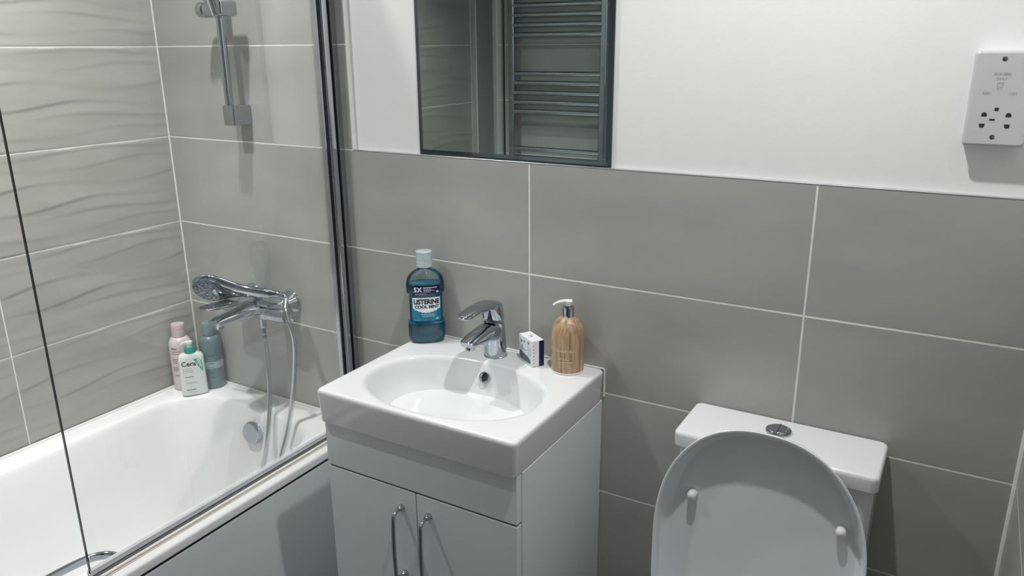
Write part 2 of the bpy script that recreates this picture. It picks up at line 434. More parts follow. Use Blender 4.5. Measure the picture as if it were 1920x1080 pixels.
# twin grab handle on the inside of the near rim
gy0, gy1 = -0.690, -0.955
hpts = [(0.612, gy0, BZ - 0.040), (0.580, gy0 - 0.002, BZ - 0.034), (0.556, gy0 - 0.022, BZ - 0.030), (0.544, gy0 - 0.06, BZ - 0.028), (0.540, (gy0 + gy1) / 2, BZ - 0.027),
        (0.544, gy1 + 0.06, BZ - 0.028), (0.556, gy1 + 0.022, BZ - 0.030), (0.580, gy1 + 0.002, BZ - 0.034), (0.612, gy1, BZ - 0.040)]
put('grab_handle', join(sweep(spline(hpts, 8), 0.009, 14, ellipse=(0.8, 1.1)),
    lathe_dir([(0.02, 0.0), (0.02, 0.004), (0.012, 0.008)], (0.6065, gy0, BZ - 0.04), (-1, 0, 0)), lathe_dir([(0.02, 0.0), (0.02, 0.004), (0.012, 0.008)], (0.6065, gy1, BZ - 0.04), (-1, 0, 0))), CHROME, bath, label='curved chrome grab handle')

# ------------------------------------------------------------------ bath screen
SX = 0.660; ZT = T + 0.70
scr = thing('bath_screen', 'clear glass bath screen hinged to a chrome post on the wall', 'shower screen', (SX, -0.02, BZ))
ZB = BZ + 0.003
put('wall_channel', box(SX - 0.013, SX + 0.013, -0.018, -0.0005, ZB, ZT, 0.002), POLISH, scr)
put('hinge_post', loft([rrect(SX, -0.0345, 0.0145, 0.0115, 0.008, z, 8) for z in (ZB, ZT)]), POLISH, scr, label='rounded polished hinge post')
put('gasket', box(SX - 0.013, SX + 0.0138, -0.0228, -0.0180, ZB, ZT), BLACKRUB, scr, smooth=False, label='black rubber gasket between channel and post')
put('gasket', box(SX - 0.006, SX + 0.0075, -0.0520, -0.0460, ZB, ZT), BLACKRUB, scr, smooth=False, label='black rubber gasket holding the glass')
put('glass_clamp', box(SX - 0.0055, SX + 0.0055, -0.0580, -0.0520, ZB + 0.01, ZT), POLISH, scr, smooth=False)
gy = -0.790
gp = put('glass_panel', box(SX - 0.003, SX + 0.003, gy + 0.0015, -0.055, BZ + 0.016, ZT), GLASS, scr, smooth=False, label='large clear glass pane')
put('glass_edge', join(box(SX - 0.003, SX + 0.003, gy, gy + 0.0015, BZ + 0.016, ZT)), GLASSEDGE, gp, smooth=False, label='dark polished glass edge')
put('bottom_seal', join(box(SX - 0.0060, SX + 0.0060, gy, -0.055, BZ + 0.012, BZ + 0.024, 0.001), box(SX - 0.0105, SX - 0.006, gy, -0.055, BZ + 0.001, BZ + 0.018, 0.001)) , SEALM, scr, label='translucent sealing strip under the glass')
put('seal_line', box(SX + 0.0060, SX + 0.0066, gy, -0.055, BZ + 0.0118, BZ + 0.0132), BLACKRUB, scr, smooth=False)
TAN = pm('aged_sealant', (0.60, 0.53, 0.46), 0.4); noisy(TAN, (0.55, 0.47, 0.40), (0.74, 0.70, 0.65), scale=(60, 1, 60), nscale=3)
put('sealant_bead', join(box(SX + 0.006, SX + 0.0135, gy - .004, -0.055, BZ + .0004, BZ + 0.0065, 0.0025)), SILICONE, scr, label='white sealant bead along the bath rim')
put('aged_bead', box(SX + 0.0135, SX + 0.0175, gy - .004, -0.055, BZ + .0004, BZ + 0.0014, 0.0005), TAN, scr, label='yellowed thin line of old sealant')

# ------------------------------------------------------------------ bath shower mixer on the end wall
mz = T - 0.452; my = -0.062
mix = thing('bath_mixer_tap', 'chrome lever bath mixer tap on the end wall above the bath', 'tap', (0.36, 0, mz))
for x in (0.285, 0.437):
    put('wall_flange', lathe([(0.001, -0.060), (0.016, -0.058), (0.0175, -0.040), (0.022, -0.026), (0.033, -0.010), (0.0355, -0.003), (0.0355, -0.0006), (0.001, -0.0006)], (x, 0, mz + 0.012), 'y'), CHROME, mix)
put('body', lathe([(0.001, 0.230), (0.016, 0.231), (0.0225, 0.236), (0.024, 0.248), (0.0265, 0.30), (0.028, 0.36), (0.0265, 0.405), (0.0245, 0.421), (0.0235, 0.422), (0.0235, 0.4245), (0.0245, 0.4255), (0.0245, 0.470), (0.0215, 0.484), (0.012, 0.488), (0.001, 0.488)], (0, my, mz), 'x'), CHROME, mix)
dv = put('diverter_knob', lathe([(0.001, 0.512), (0.0095, 0.511), (0.0115, 0.507), (0.0115, 0.493), (0.010, 0.485), (0.001, 0.485)], (0, my, mz - 0.002), 'x', 24), CHROME, mix)
def plate_loft(secs):
    """secs: (centre, half width along x, half height, exponent) -> tapered tube in -y"""
    loops = []
    for c, hw, hh, tilt in secs:
        l = []
        for i in range(28):
            a = 2 * PI * i / 28; co, s = math.cos(a), math.sin(a)
            u = hw * math.copysign(abs(co) ** 0.7, co); v = hh * math.copysign(abs(s) ** 0.7, s)
            l.append((c[0] + u, c[1] + v * math.sin(tilt), c[2] + v * math.cos(tilt)))
        loops.append(l)
    return loft(loops)
put('spout', plate_loft([((0.365, my + 0.01, mz - 0.002), 0.048, 0.022, 0), ((0.365, my - 0.02, mz + 0.001), 0.043, 0.020, 0), ((0.366, my - 0.05, mz + 0.005), 0.034, 0.016, 0),
                         ((0.363, my - 0.09, mz + 0.004), 0.029, 0.0125, -0.05), ((0.360, my - 0.130, mz + 0.001), 0.0245, 0.011, -0.1), ((0.360, my - 0.144, mz - 0.001), 0.022, 0.009, -0.2), ((0.360, my - 0.147, mz - 0.002), 0.015, 0.005, -0.2)]), CHROME, mix)
put('aerator', lathe([(0.001, -0.026), (0.0115, -0.026), (0.012, -0.016), (0.012, 0.0), (0.001, 0.0)], (0.360, my - 0.127, mz + 0.0075)), CHROME, mix)
lv = put('lever', plate_loft([((0.345, my + 0.020, mz + 0.030), 0.020, 0.010, 0), ((0.345, my - 0.005, mz + 0.032), 0.025, 0.013, 0), ((0.345, my - 0.05, mz + 0.034), 0.026, 0.008, 0), ((0.345, my - 0.10, mz + 0.037), 0.028, 0.006, 0),
                         ((0.345, my - 0.145, mz + 0.041), 0.027, 0.0055, 0), ((0.345, my - 0.158, mz + 0.0425), 0.022, 0.0045, 0), ((0.345, my - 0.163, mz + 0.043), 0.012, 0.003, 0)]), CHROME, mix)
put('lever_hub', lathe([(0.001, 0.005), (0.025, 0.005), (0.0245, 0.030), (0.02, 0.036), (0.001, 0.037)], (0.345, my, mz)), CHROME, mix)
put('hose_outlet', lathe([(0.001, -0.052), (0.0085, -0.052), (0.010, -0.048), (0.010, -0.030), (0.0115, -0.028), (0.0115, -0.015), (0.001, -0.015)], (0.382, my, mz), 'z', 24), CHROME, mix)

# ------------------------------------------------------------------ hand shower lying on the mixer, with its hose
hs = thing('hand_shower', 'chrome hand shower with ribbed hose lying on top of the bath tap', 'shower head', (0.34, -0.13, T - 0.40))
A = Vector((0.260, -0.181, T - 0.3705)); B_ = Vector((0.450, -0.080, T - 0.390))
ax = (B_ - A).normalized()
nrm = Vector((0.34, -0.72, -0.40)); nrm = (nrm - ax * nrm.dot(ax)).normalized()
sd = ax.cross(nrm).normalized()
HL = (B_ - A).length
secs = [(0.000, 0.006, 0.003, 0), (0.004, 0.021, 0.007, 0), (0.014, 0.034, 0.0115, -.001), (0.030, 0.0425, 0.0145, -.002), (0.048, 0.0455, 0.016, -.003), (0.066, 0.0435, 0.0165, -.003), (0.086, 0.0365, 0.0165, -.003), (0.108, 0.0275, 0.0160, -.003),
        (0.135, 0.0200, 0.0150, -.002), (0.165, 0.0162, 0.0142, -.001), (0.200, 0.0142, 0.0135, 0), (HL - 0.012, 0.0132, 0.0130, 0)]
put('head_and_handle', loft([[A + ax * t + nrm * o_ + sd * (w_ * math.cos(2 * PI * i / 36)) + nrm * (h_ * math.sin(2 * PI * i / 36)) for i in range(36)] for t, w_, h_, o_ in secs]), CHROME, hs, angle=60)
hc = A + ax * 0.050 + nrm * 0.0085
FACE = pm('shower_face', (0.10, 0.12, 0.14), 0.25, 0.6); noisy(FACE, (0.07, 0.09, 0.11), (0.20, 0.23, 0.26), nscale=90, detail=1)
hd = put('spray_face', loft([[hc + ax * (0.043 * f * math.cos(2 * PI * i / 40)) + sd * (0.036 * f * math.sin(2 * PI * i / 40)) + nrm * hh for i in range(40)] for f, hh in ((1.06, -.004), (1.06, 0.0015), (1, 0.0035), (.96, .0035), (.94, .0025), (.5, .0045), (.02, .005))]), FACE, hs, label='dark oval spray face with nozzles')
noz = []
for rr, nn in ((0.011, 6), (0.020, 11), (0.029, 16)):
    for i in range(nn):
        a = 2 * PI * i / nn; c = hc + nrm * 0.0030 + ax * (rr * 1.2 * math.cos(a)) + sd * (rr * math.sin(a))
        noz.append(lathe_dir([(0.0017, 0), (0.0015, 0.0032), (0.0005, 0.0035)], c, nrm, 6))
o = put('nozzles', join(*noz), CHROME, hd); o['kind'] = 'stuff'
put('collar', lathe_dir([(0.001, -0.014), (0.0125, -0.014), (0.0135, -0.010), (0.0125, -0.002), (0.0095, 0.004), (0.0085, 0.020), (0.001, 0.020)], B_, ax, 24), CHROME, hs)
E1 = B_ + ax * 0.018
h2 = [E1, E1 + ax * 0.02 + Vector((0, 0, -0.006)), (0.505, -0.088, T - 0.434), (0.5270, -0.090, T - 0.498), (0.5220, -0.090, T - 0.574), (0.5139, -0.100, T - 0.6647), (0.510, -0.124, T - 0.755), (0.512, -0.162, T - 0.828), (0.510, -0.205, T - 0.92), (0.50, -0.25, T - 1.02),
      (0.482, -0.285, T - 1.09), (0.455, -0.285, T - 1.10), (0.437, -0.25, T - 1.04), (0.437, -0.210, T - 0.96), (0.4439, -0.170, T - 0.8765), (0.4430, -0.139, T - 0.785), (0.418, -0.096, T - 0.694), (0.4030, -0.078, T - 0.6112), (0.3845, my - 0.001, T - 0.545), (0.382, my, T - 0.522), (0.382, my, T - 0.5052)]
hp = spline(h2, 26)
put('hose', sweep(hp, 0.0068, 10, rad=lambda t: 1.0 + 0.10 * math.cos(t * (len(hp) - 1) * PI)), pm('hose_metal', (0.62, 0.65, 0.68), 0.18, 1.0), hs, angle=80, label='ribbed metal shower hose')

# ------------------------------------------------------------------ shower rail
rl = thing('shower_rail', 'chrome shower slide rail with sliding holder on the tiled wall over the bath', 'shower rail', (0.337, 0, T + 0.05))
rx, ry = 0.326, -0.046
put('rail_bar', lathe([(0.0105, T + 0.06), (0.0105, T + 0.70)], (rx, ry, 0), 'z', 28), CHROME, rl)
for zz, lab in ((T + 0.049, None), (T + 0.66, None)):
    put('wall_bracket', box(0.3205 - 0.008, 0.354, -0.060, -0.0005, zz, zz + 0.052, 0.0035, 3), CHROME, rl)
zs = T + 0.338
sl = put('slider', lathe([(0.001, 0.262), (0.017, 0.263), (0.0195, 0.267), (0.0195, 0.286), (0.0165, 0.289), (0.0165, 0.296), (0.0205, 0.300), (0.0205, 0.345), (0.001, 0.346)], (0, -0.052, zs), 'x'), CHROME, rl)
put('holder_cup', join(box(0.338, 0.384, -0.090, -0.036, zs - 0.018, zs + 0.020, 0.007, 3), lathe_dir([(0.016, -0.02), (0.019, 0.02), (0.013, 0.021), (0.011, -0.019)], (0.364, -0.096, zs + 0.006), (0.1, -0.35, 1), 24)), CHROME, rl)

# ------------------------------------------------------------------ vanity unit
VX0, VX1 = 0.912, 1.388; VY = -0.384; VT = T - 0.518
van = thing('vanity_unit', 'gloss white vanity cabinet with two doors under the basin', 'cabinet', (1.15, -0.19, 0))
put('carcass', join(box(VX0, VX0 + 0.016, VY + 0.020, -0.002, 0.0, VT, 0.001, 1), box(VX1 - 0.016, VX1, VY + 0.020, -0.002, 0.0, VT, 0.001, 1),
                    box(VX0 + 0.016, VX1 - 0.016, -0.014, -0.004, 0.1, VT - .01), box(VX0 + 0.016, VX1 - 0.016, VY + 0.020, -0.014, 0.10, 0.116),
                    box(VX0 + 0.016, VX1 - 0.016, VY + 0.05, VY + 0.066, 0.0, 0.10)), GLOSSW, van)
ft = T - 0.6215
put('fascia', box(VX0 + .001, VX1 - .001, VY, VY + 0.018, ft, VT, 0.0012, 2), GLOSSW, van)
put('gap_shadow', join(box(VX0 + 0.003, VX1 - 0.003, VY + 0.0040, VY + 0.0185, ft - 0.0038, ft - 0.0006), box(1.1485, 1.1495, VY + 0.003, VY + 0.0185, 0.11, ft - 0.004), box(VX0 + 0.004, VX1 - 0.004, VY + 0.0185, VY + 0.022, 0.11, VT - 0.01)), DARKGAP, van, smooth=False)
xm = 1.149
for s, x0, x1 in ((0, VX0 + .001, xm - 0.001), (1, xm + 0.001, VX1 - .001)):
    d = put('door', box(x0, x1, VY, VY + 0.018, 0.105, ft - 0.0042, 0.0014, 2), GLOSSW, van)
    hx_ = xm - 0.0375 if s == 0 else xm + 0.0315
    z1, z0 = T - 0.667, T - 0.827
    pts = [(hx_, VY - 0.002, z1), (hx_, VY - 0.016, z1 - 0.001), (hx_, VY - 0.027, z1 - 0.006), (hx_, VY - 0.0305, z1 - 0.016), (hx_, VY - 0.0325, (z0 + z1) / 2), (hx_, VY - 0.0305, z0 + 0.016), (hx_, VY - 0.027, z0 + 0.006), (hx_, VY - 0.016, z0 + 0.001), (hx_, VY - 0.002, z0)]
    put('handle', join(sweep(spline(pts, 8), 0.0036, 14, rad=lambda t: 1.0 + 0.25 * (1 - abs(2 * t - 1))), lathe_dir([(0.0072, 0), (0.0072, 0.006), (0.0045, 0.012)], (hx_, VY, z1), (0, -1, 0), 20), lathe_dir([(0.0072, 0), (0.0072, 0.006), (0.0045, 0.012)], (hx_, VY, z0), (0, -1, 0), 20)), CHROME, d, label='chrome bow handle')

# ------------------------------------------------------------------ washbasin
SX0, SX1, SY0, SY1, SZ = 0.904, 1.392, -0.396, -0.0008, T - 0.443
bas = thing('washbasin', 'white ceramic washbasin with oval bowl on the vanity cabinet', 'washbasin', (1.148, -0.2, VT))
cx, cy, hx, hy = (SX0 + SX1) / 2, (SY0 + SY1) / 2, (SX1 - SX0) / 2, (SY1 - SY0) / 2
ox, oy, rx_, ry_ = 1.144, -0.236, 0.206, 0.141
k = 14
lp = [rrect(cx, cy, hx - .020, hy - .012, 0.010, VT + 0.0005, k), rrect(cx, cy, hx - .0065, hy - .005, 0.012, VT + 0.0005, k), rrect(cx, cy, hx - .0045, hy - .0030, 0.012, VT + .0015, k), rrect(cx, cy, hx - .0040, hy - .0025, 0.012, VT + .004, k), rrect(cx, cy, hx - .0008, hy - .0006, 0.012, SZ - 0.012, k), rrect(cx, cy, hx - .0003, hy - .0002, 0.012, SZ - 0.008, k), rrect(cx, cy, hx - .0008, hy - .0008, 0.012, SZ - 0.004, k), rrect(cx, cy, hx - .0025, hy - .0025, 0.012, SZ - 0.0012, k),
      rrect(cx, cy, hx - .0055, hy - .0055, 0.012, SZ, k), rrect(cx, cy, hx - .010, hy - .010, 0.012, SZ, k)]
for f, dz in ((1.06, 0.0), (1.015, -0.0008), (0.985, -0.0040), (0.965, -0.0105), (0.93, -0.030), (0.88, -0.052), (0.80, -0.073), (0.68, -0.089), (0.52, -0.0985), (0.34, -0.103), (0.16, -0.105)):
    # the wall of the bowl at the tap side is steeper than at the front
    sh = 0.060 * (1 - f) if f < 1 else 0
    lp.append(rrect_angles(ox, oy + sh, rx_ * f, ry_ * f, 2.15, SZ + dz, k))
put('bowl', loft(lp), CERAMIC, bas, angle=45)
put('overflow_ring', lathe_dir([(0.0075, -0.006), (0.0075, 0.001), (0.0095, 0.0035), (0.0125, 0.003), (0.0135, 0.0), (0.0135, -0.006)], (1.1425, -0.1065, T - 0.4765), (0.0, -1, 0.42), 32), CHROME, bas, label='chrome overflow ring')
put('overflow_hole', lathe_dir([(0.0005, 0.0), (0.0077, 0.0), (0.0077, -0.004), (0.0005, -0.004)], (1.1425, -0.1065, T - 0.4765), (0.0, -1, 0.42), 24), DARKGAP, bas, label='dark overflow opening')
put('waste', lathe([(0.0005, 0.006), (0.024, 0.0055), (0.030, 0.002), (0.031, -0.004), (0.0005, -0.004)], (ox, oy + 0.050, SZ - 0.1040)), CHROME, bas, label='chrome basin waste')
put('sealant', join(sweep([(SX1 - 0.0005, -0.0015, SZ - 0.066), (SX1 - 0.0005, -0.0015, SZ - .001)], 0.0026, 8), sweep([(SX0 + .01, -0.0015, SZ + .0005), (SX1, -0.0015, SZ + .0005)], 0.0022, 8)), SILICONE, bas)

# ------------------------------------------------------------------ basin mixer tap
tx, ty = 1.137, -0.048
bt = thing('basin_mixer_tap', 'chrome single lever mixer tap on the back of the basin', 'tap', (tx, ty, SZ))
def ring(c, a, b, d, k=36, n=2.0):
    """ellipse in the plane across d"""
    d = Vector(d).normalized(); u = Vector((1, 0, 0)); v = d.cross(u).normalized()
    out = []
    for i in range(k):
        t = 2 * PI * i / k; co, s = math.cos(t), math.sin(t)
        out.append(Vector(c) + u * (a * math.copysign(abs(co) ** (2 / n), co)) + v * (b * math.copysign(abs(s) ** (2 / n), s)))
    return out
put('base_plate', lathe([(0.001, 0.0), (0.0275, 0.0), (0.0275, 0.0025), (0.0262, 0.0035), (0.001, 0.0035)], (tx, ty, SZ)), CHROME, bt)
put('body', loft([ring((tx, ty, SZ + 0.003), 0.0262, 0.0262, (0, 0, 1)), ring((tx, ty - .001, SZ + 0.03), 0.0256, 0.0256, (0, 0.02, 1)), ring((tx, ty - .003, SZ + 0.06), 0.0248, 0.0248, (0, 0.04, 1)), ring((tx, ty - 0.005, SZ + 0.083), 0.0240, 0.0240, (0, .12, 1)), ring((tx, ty - 0.006, SZ + 0.0865), 0.0225, 0.0225, (0, .15, 1))]), CHROME, bt)
put('spout', loft([ring((tx, ty - 0.002, SZ + 0.062), 0.0238, 0.026, (0, -1, 0.02), n=2.6), ring((tx, ty - 0.024, SZ + 0.0665), 0.0232, 0.0225, (0, -1, -0.1), n=2.8), ring((tx, ty - 0.055, SZ + 0.0690), 0.0220, 0.0170, (0, -1, -0.2), n=3),
                   ring((tx, ty - 0.092, SZ + 0.0680), 0.0200, 0.0120, (0, -1, -.25), n=3), ring((tx, ty - 0.114, SZ + 0.0650), 0.0185, 0.0098, (0, -1, -.45), n=3), ring((tx, ty - 0.1185, SZ + 0.0635), 0.0165, 0.0080, (0, -1, -.5), n=3)]), CHROME, bt)
put('aerator', lathe_dir([(0.001, 0.0), (0.0105, 0.0), (0.0105, 0.016), (0.0095, 0.0175), (0.001, 0.0175)], (tx, ty - 0.104, SZ + 0.0655), (0, -0.18, -1), 24), CHROME, bt)
put('lever_cap', loft([ring((tx, ty - 0.006, SZ + 0.0905), 0.0235, 0.0235, (0, .15, 1)), ring((tx, ty - 0.007, SZ + 0.0935), 0.0248, 0.0248, (0, .15, 1)), ring((tx, ty - 0.010, SZ + 0.116), 0.0246, 0.0252, (0, .22, 1)), ring((tx, ty - 0.012, SZ + 0.1275), 0.0230, 0.0245, (0, .3, 1)), ring((tx, ty - 0.014, SZ + 0.1345), 0.016, 0.018, (0, .3, 1)), ring((tx, ty - 0.015, SZ + 0.136), 0.002, 0.002, (0, .3, 1))]), CHROME, bt)
put('lever', loft([ring((tx, ty + 0.012, SZ + 0.118), 0.014, 0.008, (0, -1, 0.1), n=2.4), ring((tx, ty - 0.004, SZ + 0.124), 0.0215, 0.0115, (0, -1, 0.12), n=2.6), ring((tx, ty - 0.030, SZ + 0.1305), 0.0225, 0.0105, (0, -1, 0.12), n=2.8), ring((tx, ty - 0.055, SZ + 0.1340), 0.0215, 0.0085, (0, -1, 0.0), n=3),
                   ring((tx, ty - 0.090, SZ + 0.1345), 0.0200, 0.0068, (0, -1, -.10), n=3), ring((tx, ty - 0.118, SZ + 0.1310), 0.0180, 0.0056, (0, -1, -.22), n=2.6), ring((tx, ty - 0.130, SZ + 0.1283), 0.0130, 0.0042, (0, -1, -.3), n=2.3), ring((tx, ty - 0.1335, SZ + 0.1272), 0.005, 0.002, (0, -1, -.3))]), CHROME, bt)

# ------------------------------------------------------------------ wrapped lettering on bottles
class Body:
    """bottle surface given by sections (z, half width, half depth, exponent); front looks to local -y"""
    def __init__(s, secs): s.secs = secs
    def at(s, z):
        S = s.secs
        if z <= S[0][0]: return S[0][1:]
        for a, b in zip(S, S[1:]):
            if a[0] <= z <= b[0]:
                t = (z - a[0]) / max(1e-9, b[0] - a[0]); return tuple(a[i] + (b[i] - a[i]) * t for i in (1, 2, 3))
        return S[-1][1:]
    def loops(s, k=56): return [sell(0, 0, hx, hy, n, z, k) for z, hx, hy, n in s.secs]
    def wrap(s, g, off, z0=0.0, s0=0.0):
        hx, hy, n = s.at(z0 if z0 else 0.0); V = []
        tabs = {}
        for v in g[0]:
            z = v[1]; key = round(z, 4)
            if key not in tabs:
                hx, hy, n = s.at(z); tb = []; ps = None; acc = 0
                for i in range(0, 181):
                    a = i * PI / 180.0 * 0.9
                    sn, co = math.sin(a), math.cos(a)
                    p = (hx * abs(sn) ** (2 / n) if sn > 0 else 0.0, -hy * math.copysign(abs(co) ** (2 / n), co))
                    if ps: acc += math.hypot(p[0] - ps[0], p[1] - ps[1])
                    tb.append((acc, p)); ps = p
                tabs[key] = tb
            tb = tabs[key]; q = abs(v[0] + s0); sg = 1 if v[0] + s0 >= 0 else -1
            j = 1
            while j < len(tb) - 1 and tb[j][0] < q: j += 1
            (a0, p0), (a1, p1) = tb[j - 1], tb[j]
            t = (q - a0) / max(1e-9, a1 - a0); x, y = p0[0] + (p1[0] - p0[0]) * t, p0[1] + (p1[1] - p0[1]) * t
            dx, dy = p1[0] - p0[0], p1[1] - p0[1]; l = math.hypot(dx, dy) or 1
            nx, ny = dy / l, -dx / l
            V.append((sg * (x + nx * off), y + ny * off, z))
        return V, g[1]

def ink(name, c, rough=0.4, c2=None):
    m = pm(name, c, rough); noisy(m, c, c2 or tuple(min(1, v * 1.08) for v in c), nscale=40); return m

def dashes(lines):
    """rows of small print too fine to read: (x0, x1, z, height)"""
    g = []
    rnd = random.Random(4)
    for x0, x1, z, h in lines:
        x = x0
        while x < x1 - 0.001:
            e = min(x1, x + rnd.uniform(0.0025, 0.006)); g.append(mv(rect2(x, e, z - h / 2, z + h / 2, 2, 1))); x = e + 0.0011
    return join(*g)

INKW = ink('white_print', (0.85, 0.87, 0.88)); INKD = ink('dark_print', (0.03, 0.03, 0.05)); INKN = ink('navy_print', (0.008, 0.012, 0.06))

# ------------------------------------------------------------------ mouthwash bottle
mw = thing('mouthwash_bottle', 'blue mouthwash bottle with clear cap on the back left basin corner', 'bottle', (0.939, -0.0445, SZ), math.radians(40))
mw.scale = (1.07, 1.07, 1.07)
mb = Body([(0.0, 0.030, 0.019, 2.6), (0.002, 0.036, 0.0235, 2.8), (0.010, 0.0405, 0.0265, 3.0), (0.020, 0.0415, 0.0275, 3.0), (0.043, 0.0415, 0.0275, 3.0), (0.048, 0.0405, 0.0265, 3.0), (0.0505, 0.0375, 0.0245, 2.8), (0.053, 0.0370, 0.0240, 2.8),
           (0.110, 0.0370, 0.0240, 2.8), (0.1135, 0.0375, 0.0245, 2.8), (0.118, 0.0420, 0.0270, 2.7), (0.124, 0.0430, 0.0275, 2.6), (0.140, 0.0425, 0.0270, 2.5), (0.152, 0.0385, 0.0255, 2.3), (0.160, 0.0320, 0.0235, 2.2), (0.166, 0.0235, 0.0200, 2.1), (0.169, 0.0160, 0.0155, 2.0), (0.172, 0.0140, 0.0140, 2.0), (0.178, 0.0135, 0.0135, 2.0)])
LIQ = pm('blue_liquid', (0.0, 0.13, 0.22), 0.12, spec=0.5, coat=0.5); noisy(LIQ, (0.0, 0.15, 0.26), (0.0, 0.22, 0.34), nscale=14)
def shrink(secs, d, ztop):
    out = []
    for z, a, b, n in secs:
        if z > ztop: break
        out.append((max(z, 0.0015), a - d, b - d, n))
    a, b, n = Body(secs).at(ztop); out.append((ztop, a - d, b - d, n)); return out
put('liquid', loft(Body(shrink(mb.secs, 0.0009, 0.137)).loops()), LIQ, mw, world=False, label='blue green mouthwash liquid')
put('bottle_shell', loft(mb.loops(), cap1=False), BOTTLECLEAR, mw, world=False, label='clear plastic bottle wall')
capm = pm('clear_cap', (0.50, 0.60, 0.63), 0.2, coat=0.4); noisy(capm, (0.45, 0.55, 0.58), (0.56, 0.66, 0.69), nscale=30)
cl = []
for r, z, rg in ((0.0175, 0.1745, 0), (0.0182, 0.1755, 0), (0.0182, 0.187, 0), (0.0172, 0.1875, 0), (0.0180, 0.190, 1), (0.0172, 0.194, 1), (0.0180, 0.198, 1), (0.0172, 0.202, 1), (0.0180, 0.206, 1), (0.0180, 0.2095, 1), (0.0165, 0.2105, 0), (0.002, 0.211, 0)):
    cl.append([((r + rg * 0.0003 * (i % 2)) * math.cos(2 * PI * i / 60), (r + rg * 0.0003 * (i % 2)) * math.sin(2 * PI * i / 60), z) for i in range(60)])
put('cap', loft(cl), capm, mw, world=False, label='ribbed translucent cap')
NAVYL = ink('navy_label', (0.006, 0.010, 0.07), 0.3); TEALL = ink('teal_label', (0.0, 0.13, 0.25), 0.3, (0.01, 0.26, 0.38))
lb = put('label', mb.wrap(rect2(-0.034, 0.034, 0.0535, 0.1095, 24, 6), 0.0004), TEALL, mw, world=False, label='teal wrap label with white name panel')
# white name panel with an arched lower edge
V = []; F = []
nn = 24
for i in range(nn + 1):
    x = -0.031 + 0.062 * i / nn; zb = 0.083 - 0.010 * math.cos(x / 0.031 * PI / 2) + 0.0012 * math.sin(i * 2.1)
    V += [(x, zb, 0), (x, 0.1085, 0)]
F = [(2 * i, 2 * i + 2, 2 * i + 3, 2 * i + 1) for i in range(nn)]
put('white_panel', mb.wrap((V, F), 0.0006), INKW, lb, world=False)
put('name_lettering', mb.wrap(mv(text_geo('LISTERINE', 0.0150, 0.0007), 0, 0.0985, 0, 1, 0.86), 0.0009), INKN, lb, world=False)['kind'] = 'stuff'
put('flavour_lettering', mb.wrap(mv(text_geo('COOL MINT', 0.0098, 0.0005), 0.001, 0.0868, 0, 1, 1.0), 0.0009), ink('teal_print', (0.0, 0.06, 0.12)), lb, world=False)['kind'] = 'stuff'
put('small_print', mb.wrap(dashes([(-0.014, 0.016, 0.1065, 0.0009), (-0.013, 0.018, 0.070, 0.0012), (-0.011, 0.019, 0.0672, 0.0012), (-0.008, 0.016, 0.0644, 0.0012), (0.020, 0.026, 0.059, 0.004), (-0.028, -0.016, 0.0565, 0.0009)]), 0.0008), ink('pale_blue_print', (0.45, 0.65, 0.72)), lb, world=False)['kind'] = 'stuff'
nb = put('neck_label', mb.wrap(rect2(-0.028, 0.031, 0.1165, 0.1365, 24, 6), 0.0004), NAVYL, mw, world=False, label='navy shoulder label')
put('strength_lettering', mb.wrap(mv(text_geo('5X', 0.0150, 0.0004), -0.0185, 0.1275, 0), 0.0008), INKW, nb, world=False)
put('small_print', mb.wrap(dashes([(-0.006, 0.024, 0.1325, 0.0018), (-0.006, 0.012, 0.1292, 0.0012), (-0.006, 0.018, 0.1262, 0.0012), (-0.006, 0.010, 0.1232, 0.0010), (-0.024, 0.0, 0.1185, 0.0008), (0.0225, 0.0275, 0.1225, 0.004)]), 0.0008), INKW, nb, world=False)['kind'] = 'stuff'

# ------------------------------------------------------------------ liquid soap dispenser
sp = thing('soap_dispenser', 'wood effect pump soap bottle on the back right basin corner', 'soap bottle', (1.3205, -0.0425, SZ), math.radians(36))
sb = Body([(0.0, 0.0345, 0.0345, 2), (0.0015, 0.0358, 0.0358, 2), (0.004, 0.0362, 0.0362, 2), (0.080, 0.0362, 0.0362, 2), (0.090, 0.0358, 0.0358, 2), (0.100, 0.0338, 0.0338, 2), (0.108, 0.0305, 0.0305, 2), (0.115, 0.0262, 0.0262, 2), (0.120, 0.0218, 0.0218, 2), (0.1235, 0.0165, 0.0165, 2), (0.125, 0.0125, 0.0125, 2)])
WOOD = pm('wood_effect_print', (0.45, 0.28, 0.15), 0.35, coat=0.3)
b_ = WOOD.node_tree.nodes['Principled BSDF']
tc = N(WOOD, 'ShaderNodeTexCoord'); mp = N(WOOD, 'ShaderNodeMapping'); mp.inputs['Scale'].default_value = (70, 70, 4)
nz = N(WOOD, 'ShaderNodeTexNoise'); nz.inputs['Scale'].default_value = 2.2; nz.inputs['Detail'].default_value = 6; nz.inputs['Distortion'].default_value = 0.6
cr = N(WOOD, 'ShaderNodeValToRGB'); E = cr.color_ramp.elements
E[0].position = 0.30; E[0].color = (0.26, 0.155, 0.085, 1); E[1].position = 0.72; E[1].color = (0.60, 0.43, 0.285, 1)
e = E.new(0.5); e.color = (0.45, 0.30, 0.18, 1)
L(WOOD, tc.outputs['Object'], mp.inputs[0]); L(WOOD, mp.outputs[0], nz.inputs['Vector']); L(WOOD, nz.outputs['Fac'], cr.inputs[0]); L(WOOD, cr.outputs[0], b_.inputs['Base Color'])
put('bottle_body', loft(sb.loops(64)), WOOD, sp, world=False)
put('base_rim', lathe([(0.0345, 0.0), (0.0364, 0.0008), (0.0368, 0.0035), (0.0363, 0.0042), (0.0345, 0.0042)], (0, 0, 0), 'z', 56), INKW, sp, world=False, label='white line round the foot')
